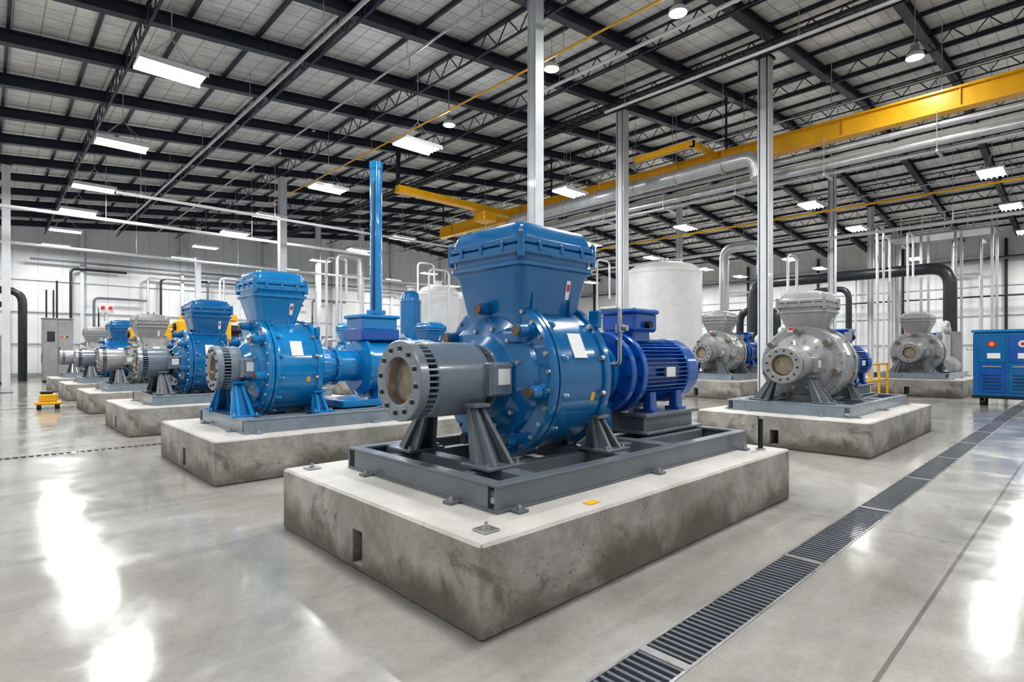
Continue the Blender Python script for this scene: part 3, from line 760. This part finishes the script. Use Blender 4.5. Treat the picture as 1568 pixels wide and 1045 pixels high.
for dx in (4.1, 4.4): m.cyl((dx, 32.9, 3.75), (dx, 32.8, 3.75), .08, M_RED, 14)
m.bb(4.0, 4.5, 32.9, 33.0, 2.5, 3.1, M_WHITE, .02); m.cyl((4.25, 32.9, 2.8), (4.25, 32.82, 2.8), .12, M_YEL, 14); m.bb(4.05, 4.45, 32.85, 33.2, 0, .04, M_GREY)
m.obj('emergency_stop_station')

def yellow_unit(x, y, h):
    m = MB(); m.bb(x - .35, x + .35, y - .35, y + .35, 0, .15, M_DARK, .02); m.bb(x - .12, x + .12, y - .12, y + .12, .15, h - .6, M_YEL, .02)
    m.bb(x - .35, x + .3, y - .3, y + .3, h - .7, h - .15, M_YEL, .06); m.bb(x - .2, x + .5, y - .15, y + .15, h - .15, h + .05, M_YEL, .04)
    m.cyl((x + .35, y, h - .4), (x + .6, y, h - .4), .16, M_DARK, 16); m.cyl((x - .35, y, h - .4), (x - .42, y, h - .4), .13, M_DARK, 16)
    m.obj('yellow_transfer_pump')
yellow_unit(4.6, 16.6, 2.6); yellow_unit(5.2, 22.3, 2.9); yellow_unit(3.8, 22.0, 2.6); yellow_unit(5.5, 27.6, 2.8)

m = MB(); dx, dy = 1.0, 18.6
m.bb(dx, dx + .6, dy + 1.7, dy + 2.2, .12, .2, M_YEL, .02); m.bb(dx + .1, dx + .5, dy + 1.75, dy + 2.15, .2, .42, M_YEL, .03); m.bb(dx + .12, dx + .4, dy + 1.8, dy + 2.1, .42, .5, M_DARK, .02)
for a in (.1, .5):
    for b in (1.76, 2.14): m.cyl((dx + a - .04, dy + b, .07), (dx + a + .04, dy + b, .07), .07, M_RUBBER, 14)
m.obj('yellow_dolly')

# blue tool cart (right)
m = MB(); x0, x1, y0, y1, zb, zt = 21.8, 23.0, .35, 2.6, .28, 2.2
m.bb(x0, x1, y0, y1, zb, zt, M_BLUE, .03); m.bb(x0 - .04, x1 + .04, y0 - .04, y1 + .04, zt, zt + .08, M_BLUE2, .02)
m.bb(x0 - .03, x1 + .03, y0 - .03, y1 + .03, zb - .06, zb + .02, M_DARK, .01)
n = 3; w = (y1 - y0 - .2) / n
for k in range(n):
    a = y0 + .1 + k * w
    m.bb(x0 - .025, x0, a + .03, a + w - .03, 1.3, 2.1, M_MOTOR if k % 2 else M_BLUE, .01); m.bb(x0 - .025, x0, a + .03, a + w - .03, .4, 1.25, M_BLUE if k % 2 else M_MOTOR, .01)
    m.bb(x0 - .06, x0 - .025, a + .12, a + w - .12, 1.16, 1.2, M_STEEL); m.cyl((x0 - .025, a + w / 2, 1.85), (x0 - .05, a + w / 2, 1.85), .1, (M_DARK, M_LABEL, M_RED)[k], 14)
    m.cyl((x0 - .05, a + w / 2, 1.85), (x0 - .06, a + w / 2, 1.85), .05, (M_LABEL, M_RED, M_YEL)[k], 14)
    m.bb(x0 - .03, x0 - .02, a + .15, a + .45, 1.42, 1.58, M_LABEL)
    for j in range(5): m.bb(x0 - .035, x0 - .02, a + .12, a + w - .12, .5 + j * .1, .54 + j * .1, M_NAVY)
for a in (y0 + .2, y1 - .2):
    for b in (x0 + .2, x1 - .2): m.cyl((b, a - .05, .12), (b, a + .05, .12), .12, M_RUBBER, 16); m.bb(b - .04, b + .04, a - .06, a + .06, .12, .25, M_STEEL)
m.tube([(x0, y1, 1.7), (x0 - .02, y1 + .15, 1.7), (x1, y1 + .15, 1.7), (x1, y1, 1.7)], .025, M_STEEL, 8, .05)
m.obj('blue_tool_cart')

def rail(x0, x1, y, name='yellow_guard_rail'):
    m = MB(); n = 3
    for k in range(n + 1): xx = x0 + (x1 - x0) * k / n; m.cyl((xx, y, 0), (xx, y, 1.2), .04, M_YEL, 10); m.bb(xx - .08, xx + .08, y - .08, y + .08, 0, .02, M_YEL)
    for z in (.65, 1.2): m.cyl((x0, y, z), (x1, y, z), .04, M_YEL, 10)
    m.obj(name)
rail(20.2, 23.6, 5.2); rail(20.2, 23.6, 6.6)

def skid(x, y, mat, h=2.0):
    m = MB(); m.bb(x, x + 2.4, y, y + 1.4, 0, .2, M_FRAME, .02)
    m.lathe([(0, 0, mat), (0, .35, mat), (.1, .5, mat), (1.5, .5, mat), (1.6, .35, mat), (1.6, 0, mat)], (x + .4, y + .7, .95), (1, 0, 0), 28)
    for q in (.7, 1.7): m.bb(x + q - .06, x + q + .06, y + .35, y + 1.05, .2, .7, M_FRAME)
    m.tube([(x + .9, y + .7, 1.3), (x + .9, y + .7, h + .4), (x + 1.9, y + .7, h + .4), (x + 1.9, y + .7, 1.3)], .1, M_GALV, 12, .25)
    m.bb(x + 2.0, x + 2.35, y + .2, y + 1.2, .2, h, M_GREY, .02); m.cyl((x + .9, y + .7, h), (x + .9, y + .45, h), .16, M_GREY, 16)
    m.obj('process_skid')
skid(16.5, 29.5, M_GREY); skid(14.6, 33, M_BLUE); skid(27.5, 11.2, M_BLUE); skid(31.5, 4.2, M_GREY, 2.6); skid(32.6, 12, M_GREY, 2.6); skid(26, 28, M_BLUE); skid(20, 32, M_GREY, 2.5); skid(3, 35, M_GREY, 2.2)

# ------------------------------------------------------------------ world + camera
w = bpy.data.worlds.new('World'); scene.world = w; w.use_nodes = True
w.node_tree.nodes['Background'].inputs[0].default_value = (.6, .65, .7, 1); w.node_tree.nodes['Background'].inputs[1].default_value = .3
cam = bpy.data.cameras.new('camera'); co = bpy.data.objects.new('camera', cam); scene.collection.objects.link(co)
cam.sensor_width = 36; cam.lens = 850 / 1568 * 36; cam.shift_y = 17.5 / 1568; cam.clip_end = 300; cam.clip_start = .05
co.location = (0, 0, 1.6)
co.rotation_euler = Vector((.6884, .7254, 0)).to_track_quat('-Z', 'Y').to_euler()
scene.camera = co
scene.view_settings.view_transform = 'Standard'
for lk in ('Medium High Contrast', 'Standard - Medium High Contrast'):
    try:
        scene.view_settings.look = lk; print('look', lk); break
    except Exception as ex: print(ex)
